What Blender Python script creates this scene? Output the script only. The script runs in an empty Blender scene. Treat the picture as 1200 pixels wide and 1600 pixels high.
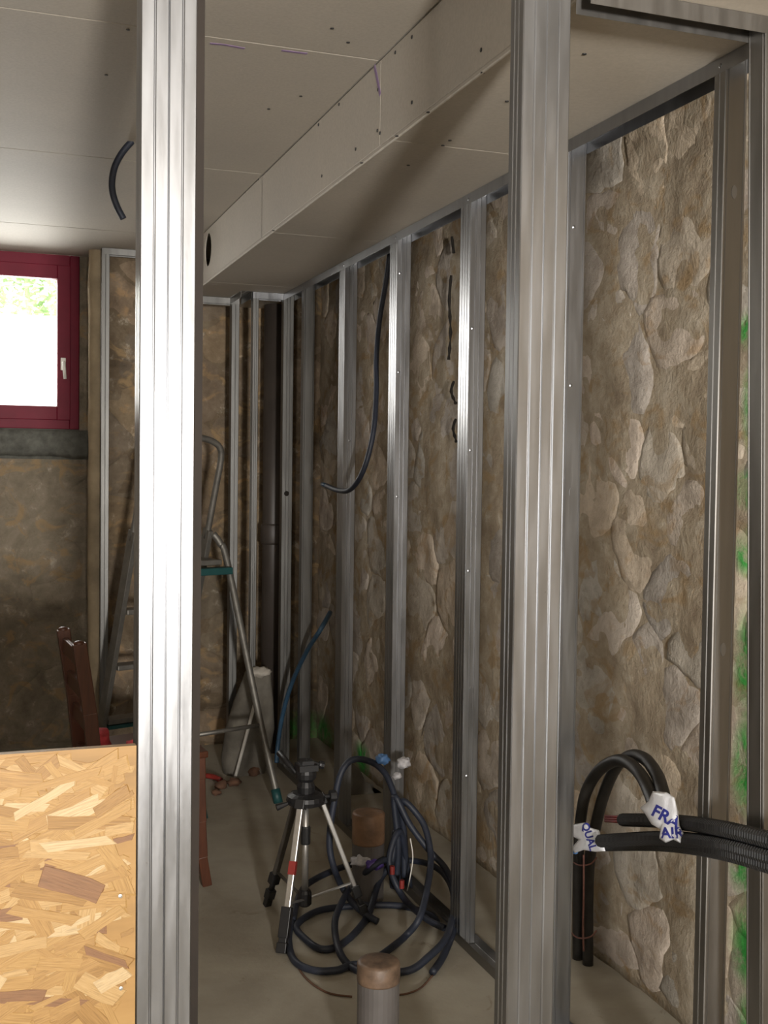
import bpy, bmesh, math, random
from math import sin, cos, pi, radians, sqrt, atan2, exp
from mathutils import Vector, Matrix, noise
from mathutils.bvhtree import BVHTree
random.seed(7)
S = bpy.context.scene
C = S.collection

# ------------------------------------------------------------------ camera
FPX, YAW, PITCH, ROLL, CAMZ = 1800.0, radians(19.86), radians(2.1), radians(0.75), 1.39
_r0 = Vector((cos(YAW), -sin(YAW), 0)); _fh = Vector((sin(YAW), cos(YAW), 0)); _z = Vector((0, 0, 1))
_f = cos(PITCH)*_fh - sin(PITCH)*_z; _u0 = sin(PITCH)*_fh + cos(PITCH)*_z
_r = cos(ROLL)*_r0 + sin(ROLL)*_u0; _u = -sin(ROLL)*_r0 + cos(ROLL)*_u0
CAM = Vector((0, 0, CAMZ))
cd = bpy.data.cameras.new('camera'); co = bpy.data.objects.new('camera', cd); C.objects.link(co)
cd.sensor_fit = 'VERTICAL'; cd.sensor_height = 36; cd.lens = FPX/1600*36; cd.clip_start = .05; cd.clip_end = 200
M4 = Matrix((( _r.x, _u.x, -_f.x, 0), (_r.y, _u.y, -_f.y, 0), (_r.z, _u.z, -_f.z, CAMZ), (0, 0, 0, 1)))
co.matrix_world = M4
S.camera = co

# ------------------------------------------------------------------ world, lights, exposure
S.view_settings.view_transform = 'Standard'; S.view_settings.look = 'None'
S.view_settings.exposure = 0.1; S.view_settings.gamma = 1; S.view_settings.use_curve_mapping = False
w = bpy.data.worlds.new('sky'); S.world = w; w.use_nodes = True
bg = w.node_tree.nodes['Background']; bg.inputs[0].default_value = (1, .99, .955, 1); bg.inputs[1].default_value = 6.0

def area_light(name, loc, direction, sx, sy, power, col):
    l = bpy.data.lights.new(name, 'AREA'); l.shape = 'RECTANGLE'; l.size = sx; l.size_y = sy; l.energy = power; l.color = col
    o = bpy.data.objects.new(name, l); C.objects.link(o); o.location = loc
    o.rotation_euler = Vector(direction).to_track_quat('-Z', 'Y').to_euler()
    return o
key = area_light('rear_floodlight', (0.0, -3.12, 1.20), (0, 1, 0.48), .24, .44, 196, (1.0, .955, .90)); key.data.spread = radians(115)  # site floodlight inferred from the stud shadows, tilted up to spare the lower walls
area_light('fill_light_side', (-2.35, -1.6, 1.15), (1, 0.25, 0), 1.1, 2.1, 22, (.95, .97, 1.0))  # added fill light from the unseen left side, brightens the right wall
area_light('daylight_window', (.06, 6.02, 2.0), (0.12, -1, -.28), .66, .6, 14, (1.0, .98, .92))
S.cycles.max_bounces = 8; S.cycles.diffuse_bounces = 5; S.cycles.glossy_bounces = 4
S.cycles.use_denoising = True; S.cycles.sample_clamp_indirect = 8

# ------------------------------------------------------------------ helpers
def ray(x, y): return _f + _r*((x-600)/FPX) - _u*((y-800)/FPX)
def at(x, y, ax, v):
    "photo pixel -> point on the world plane axis=ax at value v"
    d = ray(x, y); t = (v-CAM[ax])/d[ax]; return CAM + d*t

WL = {}
def tag(o, label=None, cat=None, group=None, kind=None):
    if label: o['label'] = label
    if cat: o['category'] = cat
    if group: o['group'] = group
    if kind: o['kind'] = kind
    return o
def empty(name, loc, label=None, cat=None, group=None, kind=None, parent=None):
    o = bpy.data.objects.new(name, None); C.objects.link(o); o.empty_display_size = .05
    loc = Vector(loc); WL[o.name] = loc
    if parent is not None: o.parent = parent; o.location = loc - WL[parent.name]
    else: o.location = loc
    return tag(o, label, cat, group, kind)

class MB:
    def __init__(s): s.v = []; s.f = []
    def add(s, vs, fs):
        b = len(s.v); s.v += [tuple(v) for v in vs]; s.f += [tuple(i+b for i in f) for f in fs]; return s
    def box(s, a, b):
        x0, y0, z0 = [min(p, q) for p, q in zip(a, b)]; x1, y1, z1 = [max(p, q) for p, q in zip(a, b)]
        return s.add([(x0,y0,z0),(x1,y0,z0),(x1,y1,z0),(x0,y1,z0),(x0,y0,z1),(x1,y0,z1),(x1,y1,z1),(x0,y1,z1)],
                     [(0,3,2,1),(4,5,6,7),(0,1,5,4),(1,2,6,5),(2,3,7,6),(3,0,4,7)])
    def bar(s, p, q, wd, th, side=None):
        "rectangular bar from p to q; wd along side, th along the other"
        p = Vector(p); q = Vector(q); d = (q-p).normalized()
        sd = Vector(side) if side is not None else d.orthogonal()
        sd = (sd - d*sd.dot(d)).normalized(); n = d.cross(sd)
        vs = []
        for c in (p, q):
            for a, b in ((-1,-1),(1,-1),(1,1),(-1,1)): vs.append(c + sd*(a*wd/2) + n*(b*th/2))
        return s.add(vs, [(0,3,2,1),(4,5,6,7),(0,1,5,4),(1,2,6,5),(2,3,7,6),(3,0,4,7)])
    def tube(s, pts, r, n=10, cap=True, radii=None):
        pts = [Vector(p) for p in pts]; k = len(pts); prev = None; vs = []; fs = []
        for i, p in enumerate(pts):
            t = (pts[min(i+1, k-1)] - pts[max(i-1, 0)]).normalized()
            if prev is None: nrm = t.orthogonal().normalized()
            else:
                nrm = prev - t*prev.dot(t)
                nrm = nrm.normalized() if nrm.length > 1e-6 else t.orthogonal().normalized()
            prev = nrm; b = t.cross(nrm); rr = radii[i] if radii else r
            for j in range(n):
                a = 2*pi*j/n; vs.append(p + nrm*(cos(a)*rr) + b*(sin(a)*rr))
        for i in range(k-1):
            for j in range(n): fs.append((i*n+j, i*n+(j+1)%n, (i+1)*n+(j+1)%n, (i+1)*n+j))
        if cap: fs.append(tuple(range(n-1, -1, -1))); fs.append(tuple(range((k-1)*n, k*n)))
        return s.add(vs, fs)
    def lathe(s, c, prof, n=24, axis=(0,0,1)):
        c = Vector(c); ax = Vector(axis).normalized(); a0 = ax.orthogonal().normalized(); b0 = ax.cross(a0); vs = []; fs = []
        for r, z in prof:
            for j in range(n):
                t = 2*pi*j/n; vs.append(c + ax*z + a0*(r*cos(t)) + b0*(r*sin(t)))
        for i in range(len(prof)-1):
            for j in range(n): fs.append((i*n+j, i*n+(j+1)%n, (i+1)*n+(j+1)%n, (i+1)*n+j))
        fs.append(tuple(range(n-1, -1, -1))); fs.append(tuple(range((len(prof)-1)*n, len(prof)*n)))
        return s.add(vs, fs)
    def channel(s, pts, t, p0, p1, U, V):
        "open 2-D polyline pts (in U,V) thickened by t, extruded from p0 to p1"
        P = [Vector((a, b)) for a, b in pts]; k = len(P); off = []
        for i in range(k):
            d1 = (P[i]-P[i-1]).normalized() if i else None; d2 = (P[i+1]-P[i]).normalized() if i < k-1 else None
            n1 = Vector((-d1.y, d1.x)) if d1 else None; n2 = Vector((-d2.y, d2.x)) if d2 else None
            if n1 is None: nn = n2
            elif n2 is None: nn = n1
            else:
                nn = (n1+n2); nn = nn/max(nn.length_squared, .4)*2 if nn.length > .1 else n2
            off.append(P[i] + nn*t)
        loop = P + off[::-1]; n = len(loop); p0 = Vector(p0); p1 = Vector(p1); U = Vector(U); V = Vector(V)
        vs = [p0+U*q.x+V*q.y for q in loop] + [p1+U*q.x+V*q.y for q in loop]
        fs = [(i, (i+1)%n, n+(i+1)%n, n+i) for i in range(n)]
        for i in range(k-1):
            fs.append((i, 2*k-1-i, 2*k-2-i, i+1)); fs.append((n+i, n+i+1, n+2*k-2-i, n+2*k-1-i))
        return s.add(vs, fs)
    def build(s, name, mat, parent=None, smooth=False, origin=None, bevel=0, **tg):
        me = bpy.data.meshes.new(name)
        base = WL[parent.name] if parent is not None else Vector((0,0,0))
        if origin is None:
            if parent is None and s.v:
                xs, ys, zs = zip(*s.v); origin = Vector(((min(xs)+max(xs))/2, (min(ys)+max(ys))/2, min(zs)))
            else: origin = Vector((sum(v[0] for v in s.v)/len(s.v), sum(v[1] for v in s.v)/len(s.v), sum(v[2] for v in s.v)/len(s.v)))
        origin = Vector(origin)
        me.from_pydata([Vector(v)-origin for v in s.v], [], s.f); me.validate()
        bm = bmesh.new(); bm.from_mesh(me); bmesh.ops.recalc_face_normals(bm, faces=bm.faces)
        if bevel: bmesh.ops.bevel(bm, geom=bm.edges[:], offset=bevel, segments=2, affect='EDGES', profile=.5)
        bm.to_mesh(me); bm.free()
        if smooth: me.polygons.foreach_set('use_smooth', [True]*len(me.polygons))
        me.materials.append(mat); me.update()
        o = bpy.data.objects.new(name, me); C.objects.link(o); o.location = origin - base
        WL[o.name] = origin
        if parent is not None: o.parent = parent
        return tag(o, **tg)

def spline(pts, sub=8):
    pts = [Vector(p) for p in pts]; out = []
    for i in range(len(pts)-1):
        a = pts[max(i-1,0)]; b = pts[i]; c = pts[i+1]; d = pts[min(i+2,len(pts)-1)]
        for k in range(sub):
            t = k/sub
            out.append(.5*((2*b) + (c-a)*t + (2*a-5*b+4*c-d)*t*t + (3*b-a-3*c+d)*t**3))
    out.append(pts[-1]); return out

# ------------------------------------------------------------------ materials
def nt(name):
    m = bpy.data.materials.new(name); m.use_nodes = True; t = m.node_tree; b = t.nodes['Principled BSDF']; return m, t, b
def ramp(t, fac, stops):
    r = t.nodes.new('ShaderNodeValToRGB'); t.links.new(fac, r.inputs[0]); e = r.color_ramp.elements
    while len(e) < len(stops): e.new(.5)
    for el, (p, c) in zip(e, stops): el.position = p; el.color = (*c, 1)
    return r.outputs[0]
def noise_n(t, scale, detail=4, rough=.55, vec=None, dist=0):
    n = t.nodes.new('ShaderNodeTexNoise'); n.inputs['Scale'].default_value = scale; n.inputs['Detail'].default_value = detail
    n.inputs['Roughness'].default_value = rough; n.inputs['Distortion'].default_value = dist
    if vec is not None: t.links.new(vec, n.inputs['Vector'])
    return n.outputs[0]
def pos(t, scale=None):
    g = t.nodes.new('ShaderNodeNewGeometry').outputs['Position']
    if scale is None: return g
    m = t.nodes.new('ShaderNodeVectorMath'); m.operation = 'MULTIPLY'; t.links.new(g, m.inputs[0]); m.inputs[1].default_value = scale
    return m.outputs[0]
def mix(t, fac, a, b, mode='MIX'):
    m = t.nodes.new('ShaderNodeMix'); m.data_type = 'RGBA'; m.blend_type = mode
    if isinstance(fac, (int, float)): m.inputs[0].default_value = fac
    else: t.links.new(fac, m.inputs[0])
    for i, q in ((6, a), (7, b)):
        if isinstance(q, tuple): m.inputs[i].default_value = (*q, 1)
        else: t.links.new(q, m.inputs[i])
    return m.outputs[2]
def bump(t, b, h, strength=.3, dist=.01):
    n = t.nodes.new('ShaderNodeBump'); n.inputs['Strength'].default_value = strength; n.inputs['Distance'].default_value = dist
    t.links.new(h, n.inputs['Height']); t.links.new(n.outputs[0], b.inputs['Normal'])
def math_n(t, op, a, b=None):
    m = t.nodes.new('ShaderNodeMath'); m.operation = op
    for i, q in ((0, a), (1, b)):
        if q is None: continue
        if isinstance(q, (int, float)): m.inputs[i].default_value = q
        else: t.links.new(q, m.inputs[i])
    return m.outputs[0]
def maprange(t, v, a, b, c, d, smooth=True):
    m = t.nodes.new('ShaderNodeMapRange'); m.interpolation_type = 'SMOOTHSTEP' if smooth else 'LINEAR'
    t.links.new(v, m.inputs[0])
    for i, q in enumerate((a, b, c, d)): m.inputs[i+1].default_value = q
    return m.outputs[0]
def simple(name, col, rough=.6, metal=0, var=.12, scale=40, bmp=0, spec=.5):
    m, t, b = nt(name); p = pos(t)
    n = noise_n(t, scale, 4, .6, p)
    lo = tuple(c*(1-var) for c in col); hi = tuple(min(1, c*(1+var)) for c in col)
    t.links.new(ramp(t, n, [(.3, lo), (.7, hi)]), b.inputs['Base Color'])
    b.inputs['Roughness'].default_value = rough; b.inputs['Metallic'].default_value = metal
    b.inputs['Specular IOR Level'].default_value = spec
    if bmp: bump(t, b, n, bmp, .004)
    return m
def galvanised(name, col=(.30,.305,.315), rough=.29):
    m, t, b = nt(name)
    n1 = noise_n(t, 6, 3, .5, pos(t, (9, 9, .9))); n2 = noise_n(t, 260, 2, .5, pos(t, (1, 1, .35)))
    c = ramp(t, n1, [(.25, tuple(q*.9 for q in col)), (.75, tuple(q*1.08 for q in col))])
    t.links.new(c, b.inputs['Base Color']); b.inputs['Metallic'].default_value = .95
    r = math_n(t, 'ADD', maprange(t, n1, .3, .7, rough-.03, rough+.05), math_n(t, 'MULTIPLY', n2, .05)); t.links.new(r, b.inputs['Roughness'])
    bump(t, b, n2, .03, .001)
    return m

GREEN = [((1.67,2.216,1.725),(.075,.06)), ((1.67,2.212,1.36),(.07,.06)), ((1.67,2.20,1.55),(.06,.14)), ((1.67,2.22,1.21),(.05,.07)), ((1.67,2.2,.95),(.07,.17)),
         ((1.67,2.195,.72),(.07,.14)), ((1.67,2.19,.47),(.08,.09)), ((1.67,2.17,.30),(.09,.13)), ((1.67,2.15,.13),(.08,.08)), ((1.66,4.95,.06),(.14,.10)), ((1.60,5.55,.05),(.22,.13))]
def rubble(name, c1, c2, c3, tint=.0, stone=False):
    m, t, b = nt(name); p = pos(t)
    a = noise_n(t, 4.0, 6, .66, p, .9); n2 = noise_n(t, 14, 6, .68, p, .3); n3 = noise_n(t, 70, 4, .7, p); n4 = noise_n(t, 7.5, 3, .6, pos(t, (1, 1, 1.3)), 1.0)
    base = ramp(t, math_n(t, 'ADD', math_n(t, 'MULTIPLY', a, .55), math_n(t, 'MULTIPLY', n2, .45)), [(.34, c1), (.5, c2), (.66, c3)])
    oc = maprange(t, n4, .53, .66, 0, .5 if stone else .7)
    base = mix(t, oc, base, (.33, .225, .115))
    lt = maprange(t, n2, .58, .72, 0, .45); base = mix(t, lt, base, (.56, .50, .41))
    dk = maprange(t, n3, .28, .40, .4, 0); base = mix(t, dk, base, (.10, .075, .045))
    if stone:
        oi = t.nodes.new('ShaderNodeObjectInfo').outputs['Random']
        tin = ramp(t, oi, [(0, (.80,.80,.82)), (.3, (1.06,1.0,.97)), (.5, (1.16,1.06,.92)), (.7, (.92,.94,.95)), (1, (1.26,1.17,1.12))])
        base = mix(t, 1.0, base, tin, 'MULTIPLY')
    mask = None
    for cpos, (ry, rz) in GREEN:
        v = t.nodes.new('ShaderNodeVectorMath'); v.operation = 'SUBTRACT'; t.links.new(p, v.inputs[0]); v.inputs[1].default_value = cpos
        v2 = t.nodes.new('ShaderNodeVectorMath'); v2.operation = 'MULTIPLY'; t.links.new(v.outputs[0], v2.inputs[0]); v2.inputs[1].default_value = (1/max(ry,.15), 1/ry, 1/rz)
        l = t.nodes.new('ShaderNodeVectorMath'); l.operation = 'LENGTH'; t.links.new(v2.outputs[0], l.inputs[0])
        q = maprange(t, l.outputs['Value'], .35, 1.1, 1, 0)
        mask = q if mask is None else math_n(t, 'MAXIMUM', mask, q)
    mask = math_n(t, 'MULTIPLY', mask, maprange(t, n2, .38, .56, .25, 1))
    base = mix(t, mask, base, (.045, .34, .06))
    t.links.new(base, b.inputs['Base Color']); b.inputs['Roughness'].default_value = .93; b.inputs['Specular IOR Level'].default_value = .2
    h = math_n(t, 'ADD', math_n(t, 'MULTIPLY', n2, 1.0), math_n(t, 'MULTIPLY', n3, .35)); bump(t, b, h, .6, .016)
    return m

M = {}
M['galv'] = galvanised('galvanised steel'); M['galv_back'] = galvanised('galvanised steel dimmed', (.17,.168,.16), .36); M['galv_dark'] = galvanised('galvanised steel darker', (.25,.24,.225), .38)  # back copy has far-end dimness put into its colour; dark copy is darker steel
M['stone'] = rubble('rubble stone', (.29,.25,.205), (.46,.415,.355), (.63,.58,.515), stone=True)
M['mortar'] = rubble('lime mortar', (.23,.175,.12), (.375,.31,.225), (.52,.455,.36))
M['stone_back'] = rubble('dimmed brown rubble', (.10,.078,.055), (.17,.135,.095), (.25,.205,.15), stone=True); M['mortar_back'] = rubble('dimmed brown mortar', (.085,.062,.04), (.145,.108,.07), (.22,.175,.12))  # back wall: weaker light there put into darker brown copies
M['render'] = rubble('old render', (.14,.115,.085), (.22,.185,.135), (.31,.26,.20))
M['grey_mortar'] = simple('grey cement mortar', (.12,.12,.105), .95, 0, .3, 25, .6, .1)
def plaster_mat():
    m, t, b = nt('grey plasterboard paper'); p = pos(t)
    n = noise_n(t, 1.3, 4, .6, p); n2 = noise_n(t, 120, 3, .6, p)
    c = mix(t, .12, ramp(t, n, [(.3, (.37,.335,.285)), (.7, (.44,.395,.33))]), ramp(t, n2, [(.3, (.2,.18,.15)), (.7, (.6,.55,.48))]))
    t.links.new(c, b.inputs['Base Color']); b.inputs['Roughness'].default_value = .62; b.inputs['Specular IOR Level'].default_value = .35
    return m
M['board'] = plaster_mat()
M['board_edge'] = simple('gypsum edge', (.55,.52,.46), .9)
M['screw'] = simple('black phosphate screw', (.02,.02,.02), .5)
M['pencil'] = simple('purple marker', (.22,.15,.26), .8)
def floor_mat():
    m, t, b = nt('dusty concrete'); p = pos(t)
    a = noise_n(t, 2.2, 6, .6, p, .4); n2 = noise_n(t, 30, 5, .7, p); sp = noise_n(t, 9, 5, .7, p, 1)
    c = ramp(t, a, [(.3, (.28,.25,.20)), (.55, (.38,.35,.285)), (.75, (.45,.42,.35))])
    c = mix(t, maprange(t, n2, .6, .75, 0, .4), c, (.47,.42,.34)); c = mix(t, maprange(t, sp, .62, .72, 0, .5), c, (.17,.135,.09))
    t.links.new(c, b.inputs['Base Color']); b.inputs['Roughness'].default_value = .85; b.inputs['Specular IOR Level'].default_value = .25
    bump(t, b, math_n(t, 'ADD', a, math_n(t, 'MULTIPLY', n2, .3)), .35, .01); return m
M['floor'] = floor_mat()
M['red_paint'] = simple('dark red painted wood', (.155,.006,.022), .5, 0, .1, 12, 0, .2)
M['white_plastic'] = simple('white plastic', (.8,.78,.72), .4, 0, .05)
M['navy'] = simple('dark navy cable sheath', (.02,.025,.040), .55, 0, .2, 30)
M['black'] = simple('black plastic', (.012,.012,.013), .45, 0, .2, 60)
M['black_dusty'] = simple('dusty black plastic', (.022,.020,.018), .5, 0, .5, 18)
M['blue_hose'] = simple('blue plastic hose', (.03,.075,.13), .45, 0, .15, 30)
M['alu'] = simple('brushed aluminium', (.62,.61,.59), .35, .9, .12, 30)
M['ladder_alu'] = simple('dull aluminium', (.20,.19,.17), .5, .7, .2, 20)
M['shaded_alu'] = simple('shaded grey aluminium', (.13,.12,.105), .5, .6, .15, 30)
M['teal'] = simple('teal plastic', (.010,.060,.060), .5, 0, .1)
M['red'] = simple('red plastic', (.24,.025,.02), .45, 0, .12)
M['red_cloth'] = simple('red cloth', (.50,.05,.06), .85, 0, .2, 60)
M['pvc'] = simple('grey pvc pipe', (.115,.105,.10), .45, 0, .12, 12)
M['tape'] = simple('brown packing tape', (.20,.115,.065), .45, 0, .35, 22, .4)
M['tape_pale'] = simple('brown taped pipe cap', (.135,.088,.058), .5, 0, .5, 28, .5)
M['brown_pipe'] = simple('dark brown drain pipe', (.045,.036,.03), .5, 0, .2, 6)
M['bag_torn'] = simple('torn plastic film', (.42,.41,.42), .45, 0, .25, 60, .4); M['bag'] = simple('white plastic bag film', (.84,.85,.89), .3, 0, .06, 50, .35)
M['blue_ink'] = simple('blue print', (.035,.045,.30), .45, 0, .1)
M['purple_ink'] = simple('violet print', (.10,.06,.28), .45, 0, .1)
M['blue_tape'] = simple('light blue tape', (.09,.20,.42), .45, 0, .1)
M['cord'] = simple('reddish brown cord', (.20,.09,.07), .9, 0, .2)
M['sack'] = simple('grey paper sack', (.135,.122,.10), .9, 0, .25, 14, .5)
M['sack_top'] = simple('pale paper', (.42,.385,.33), .85, 0, .15, 20, .4)
M['dark_strip'] = simple('plain dark brown', (.016,.010,.006), .8, 0, .25, 10)
M['white_rod'] = simple('white tube', (.62,.60,.55), .45, 0, .08)
M['rust'] = simple('rusty brown debris', (.12,.06,.035), .9, 0, .3, 30)
M['leaf'] = simple('leaf green', (.42,.56,.30), .7, 0, .15, 3)
M['ground'] = simple('pale paving', (.65,.64,.60), .9)
M['white_wall'] = simple('white rendered garden wall', (.82,.82,.80), .9)
M['dark'] = simple('dark crevice', (.012,.009,.006), 1)
def wood(name, a, bcol, rough=.35, sc=(30, 30, 3)):
    m, t, b = nt(name); n = noise_n(t, 3, 6, .6, pos(t, sc), .5)
    t.links.new(ramp(t, n, [(.3, a), (.7, bcol)]), b.inputs['Base Color']); b.inputs['Roughness'].default_value = rough; return m
M['chair'] = wood('varnished brown wood', (.06,.020,.010), (.10,.034,.016))
def glass_mat():
    m = bpy.data.materials.new('window glass'); m.use_nodes = True; t = m.node_tree; t.nodes.clear()
    o = t.nodes.new('ShaderNodeOutputMaterial'); x = t.nodes.new('ShaderNodeMixShader'); a = t.nodes.new('ShaderNodeBsdfTransparent'); g = t.nodes.new('ShaderNodeBsdfGlossy')
    g.inputs['Roughness'].default_value = .02; fr = t.nodes.new('ShaderNodeFresnel'); fr.inputs[0].default_value = 1.45
    t.links.new(fr.outputs[0], x.inputs[0]); t.links.new(a.outputs[0], x.inputs[1]); t.links.new(g.outputs[0], x.inputs[2]); t.links.new(x.outputs[0], o.inputs[0]); return m
M['glass'] = glass_mat()
def osb_mats():
    out = []
    for i, (a, bb) in enumerate([((.36,.215,.075),(.43,.27,.105)), ((.33,.19,.065),(.40,.245,.09)), ((.40,.255,.105),(.47,.32,.15)), ((.28,.155,.05),(.35,.205,.07)), ((.205,.105,.05),(.25,.13,.06)), ((.47,.34,.18),(.54,.41,.25)), ((.35,.205,.07),(.42,.265,.105))]):
        m, t, b = nt('osb strand'); tc = t.nodes.new('ShaderNodeTexCoord').outputs['Object']
        mp = t.nodes.new('ShaderNodeVectorMath'); mp.operation = 'MULTIPLY'; t.links.new(tc, mp.inputs[0]); mp.inputs[1].default_value = (2.2, 1, 14)
        oi = t.nodes.new('ShaderNodeObjectInfo').outputs['Random']; ad = t.nodes.new('ShaderNodeVectorMath'); ad.operation = 'ADD'; t.links.new(mp.outputs[0], ad.inputs[0])
        cmb = t.nodes.new('ShaderNodeCombineXYZ'); t.links.new(math_n(t, 'MULTIPLY', oi, 40), cmb.inputs[0]); t.links.new(cmb.outputs[0], ad.inputs[1])
        n = noise_n(t, 1, 5, .6, ad.outputs[0], .5)
        lo = tuple(c*.62 for c in a); t.links.new(ramp(t, n, [(.25, lo), (.5, a), (.75, bb)]), b.inputs['Base Color']); b.inputs['Roughness'].default_value = .5
        b.inputs['Specular IOR Level'].default_value = .4; bump(t, b, n, .25, .0015); out.append(m)
    return out
OSB = osb_mats()

# ------------------------------------------------------------------ the room shell
SOF, CEIL, SX, W, W2 = 2.20, 2.415, .97, 1.355, 1.403
WX = 1.70                                            # mortar face of the right stone wall
YB, YW = 5.68, 5.86                                  # back wall faces: right part, recessed window part
struct = dict(kind='structure')
MB().box((-2.6,-3.5,-.12),(2.1,6.3,0)).build('floor', M['floor'], **struct)
ceil = MB().box((-2.6,-3.5,CEIL+.0135),(2.1,6.3,CEIL+.15)).build('ceiling', M['board_edge'], **struct)

def stone_cells(seeds, u0, u1, v0, v1, gap):
    cells = []
    for i, s in enumerate(seeds):
        poly = [Vector((u0,v0)), Vector((u1,v0)), Vector((u1,v1)), Vector((u0,v1))]
        near = sorted((q for k, q in enumerate(seeds) if k != i), key=lambda q: (q[0]-s[0])**2+(q[1]-s[1])**2)[:18]
        for q in near:
            n = Vector((q[0]-s[0], q[1]-s[1])); L = n.length
            if L < 1e-5: continue
            n /= L; dlim = L/2 - gap; out = []
            P0 = Vector((s[0], s[1]))
            for a in range(len(poly)):
                A = poly[a]; B = poly[(a+1) % len(poly)]; da = (A-P0).dot(n)-dlim; db = (B-P0).dot(n)-dlim
                if da <= 0: out.append(A)
                if (da < 0) != (db < 0): out.append(A + (B-A)*(da/(da-db)))
            poly = out
            if len(poly) < 3: break
        if len(poly) >= 3: cells.append((s, poly))
    return cells

def stones(parent, seeds, rng, place, mat, gap=.004, name='stone', seed=0, proud=.0045):
    "place(u, v, h) -> world point; each stone is its own low mound"
    rnd = random.Random(seed)
    for s, poly in stone_cells(seeds, *rng, gap):
        for _ in range(1):                            # round the corners
            q = []
            for a in range(len(poly)):
                A, B = poly[a], poly[(a+1) % len(poly)]; q += [A*.84+B*.16, A*.16+B*.84]
            poly = q
        cx = sum((p.x for p in poly))/len(poly); cy = sum((p.y for p in poly))/len(poly)
        rad = max((p-Vector((cx,cy))).length for p in poly)
        if rad < .025: continue
        N = 18; ring = []
        for k in range(N):                            # resample by angle
            a = 2*pi*k/N; d = Vector((cos(a), sin(a))); best = None
            for i in range(len(poly)):
                A = poly[i]-Vector((cx,cy)); B = poly[(i+1)%len(poly)]-Vector((cx,cy)); e = B-A
                den = d.x*e.y-d.y*e.x
                if abs(den) < 1e-9: continue
                tt = (A.x*e.y-A.y*e.x)/den; uu = (A.x*d.y-A.y*d.x)/den
                if tt > 0 and -1e-6 <= uu <= 1+1e-6: best = tt if best is None else max(best, tt)
            r = (best or rad*.6)*(1+.20*noise.noise(Vector((cx*9+cos(a)*1.7, cy*9+sin(a)*1.7, seed)))+.10*noise.noise(Vector((cx*9+cos(a)*4.5, cy*9+sin(a)*4.5, seed+5))))
            ring.append(d*r)
        h0 = proud*rnd.uniform(.2, 1.15); tilt = Vector((rnd.uniform(-1,1), rnd.uniform(-1,1)))*.025
        vs = []; fs = []
        for f, h in ((1.10, -.010), (.99, .05), (.84, .55), (.58, .92), (.30, 1.02)):
            for p in ring:
                u = cx+p.x*f; v = cy+p.y*f
                hh = (h if h < 0 else h0*h + (p*f).dot(tilt)*(1 if f < .9 else .3) + .009*noise.noise(Vector((u*11, v*11, 3.1+seed)))*(1 if f < .95 else .3))
                vs.append(place(u, v, hh))
        vs.append(place(cx, cy, h0*1.05 + .009*noise.noise(Vector((cx*11, cy*11, 3.1+seed)))))
        for r in range(4):
            for k in range(N): fs.append((r*N+k, r*N+(k+1)%N, (r+1)*N+(k+1)%N, (r+1)*N+k))
        for k in range(N): fs.append((4*N+k, 4*N+(k+1)%N, 5*N))
        mb = MB(); mb.v = vs; mb.f = fs
        mb.build(name, mat, parent, smooth=True)

def grid_wall(name, rng, du, place, mat, back, amp=.011, holes=None, seed=0):
    u0, u1, v0, v1 = rng; nu = max(2, int((u1-u0)/du)); nv = max(2, int((v1-v0)/du)); mb = MB()
    for i in range(nu+1):
        for j in range(nv+1):
            u = u0+(u1-u0)*i/nu; v = v0+(v1-v0)*j/nv
            h = amp*(noise.noise(Vector((u*4, v*4, 7+seed))) + .6*noise.noise(Vector((u*11, v*11, seed))) + .4*noise.noise(Vector((u*25, v*25, seed))))
            mb.v.append(place(u, v, h))
    for i in range(nu):
        for j in range(nv):
            a = i*(nv+1)+j; mb.f.append((a, a+1, a+nv+2, a+nv+1))
    n = len(mb.v)
    b = [place(u, v, -back) for u, v in ((u0,v0),(u0,v1),(u1,v1),(u1,v0))]; mb.v += b
    c00, c01, c11, c10 = 0, nv, nu*(nv+1)+nv, nu*(nv+1)
    mb.f.append((n+3, n+2, n+1, n))
    mb.f.append(tuple(range(0, nv+1)) + (n+1, n)); mb.f.append(tuple(range(c10, c11+1)) + (n+2, n+3))
    mb.f.append(tuple(i*(nv+1) for i in range(nu+1)) + (n+3, n)); mb.f.append(tuple(i*(nv+1)+nv for i in range(nu+1)) + (n+2, n+1))
    return mb.build(name, mat, smooth=False, **struct)

# right stone wall: u = y, v = z
PR = lambda u, v, h: Vector((WX - h + .05*max(0, .35-v)*-1*0, u, v))
wr = grid_wall('wall_right', (-3.3, 5.9, 0, CEIL), .035, lambda u, v, h: PR(u, v, h+.002), M['mortar'], .25)
WL[wr.name] = Vector(wr.location)
for p in wr.data.polygons: p.use_smooth = True
manual = [(980,395),(1062,385),(938,262),(1000,225),(1062,180),(935,497),(968,592),(1050,520),(1062,612),(955,690),(1030,735),(920,770),(985,845),(1065,800),(1085,690),(925,915),(950,985),(1040,930),(1075,1010),(985,1050),(930,1080),(1050,1110),(975,1150),(1085,1190),(1030,1240),(960,1240),(1060,1350),(985,1370),(930,1400),(1075,1450),(1010,1470),(1060,1540),(935,330),(1095,280)]
sd = []
for x, y in manual:
    p = at(x, y, 0, WX-.02); sd.append((p.y, p.z))
rnd = random.Random(3); tries = 0
while tries < 6000 and len(sd) < 205:
    tries += 1
    u = rnd.uniform(1.6, 5.68); v = rnd.uniform(.02, 2.3); dmin = rnd.choice((.17, .21, .26))
    if all(((u-a)/1.25)**2+((v-b)/.85)**2 > dmin*dmin for a, b in sd): sd.append((u, v))
stones(wr, sd, (1.5, 5.7, .02, 2.38), PR, M['stone'], seed=1)
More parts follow.
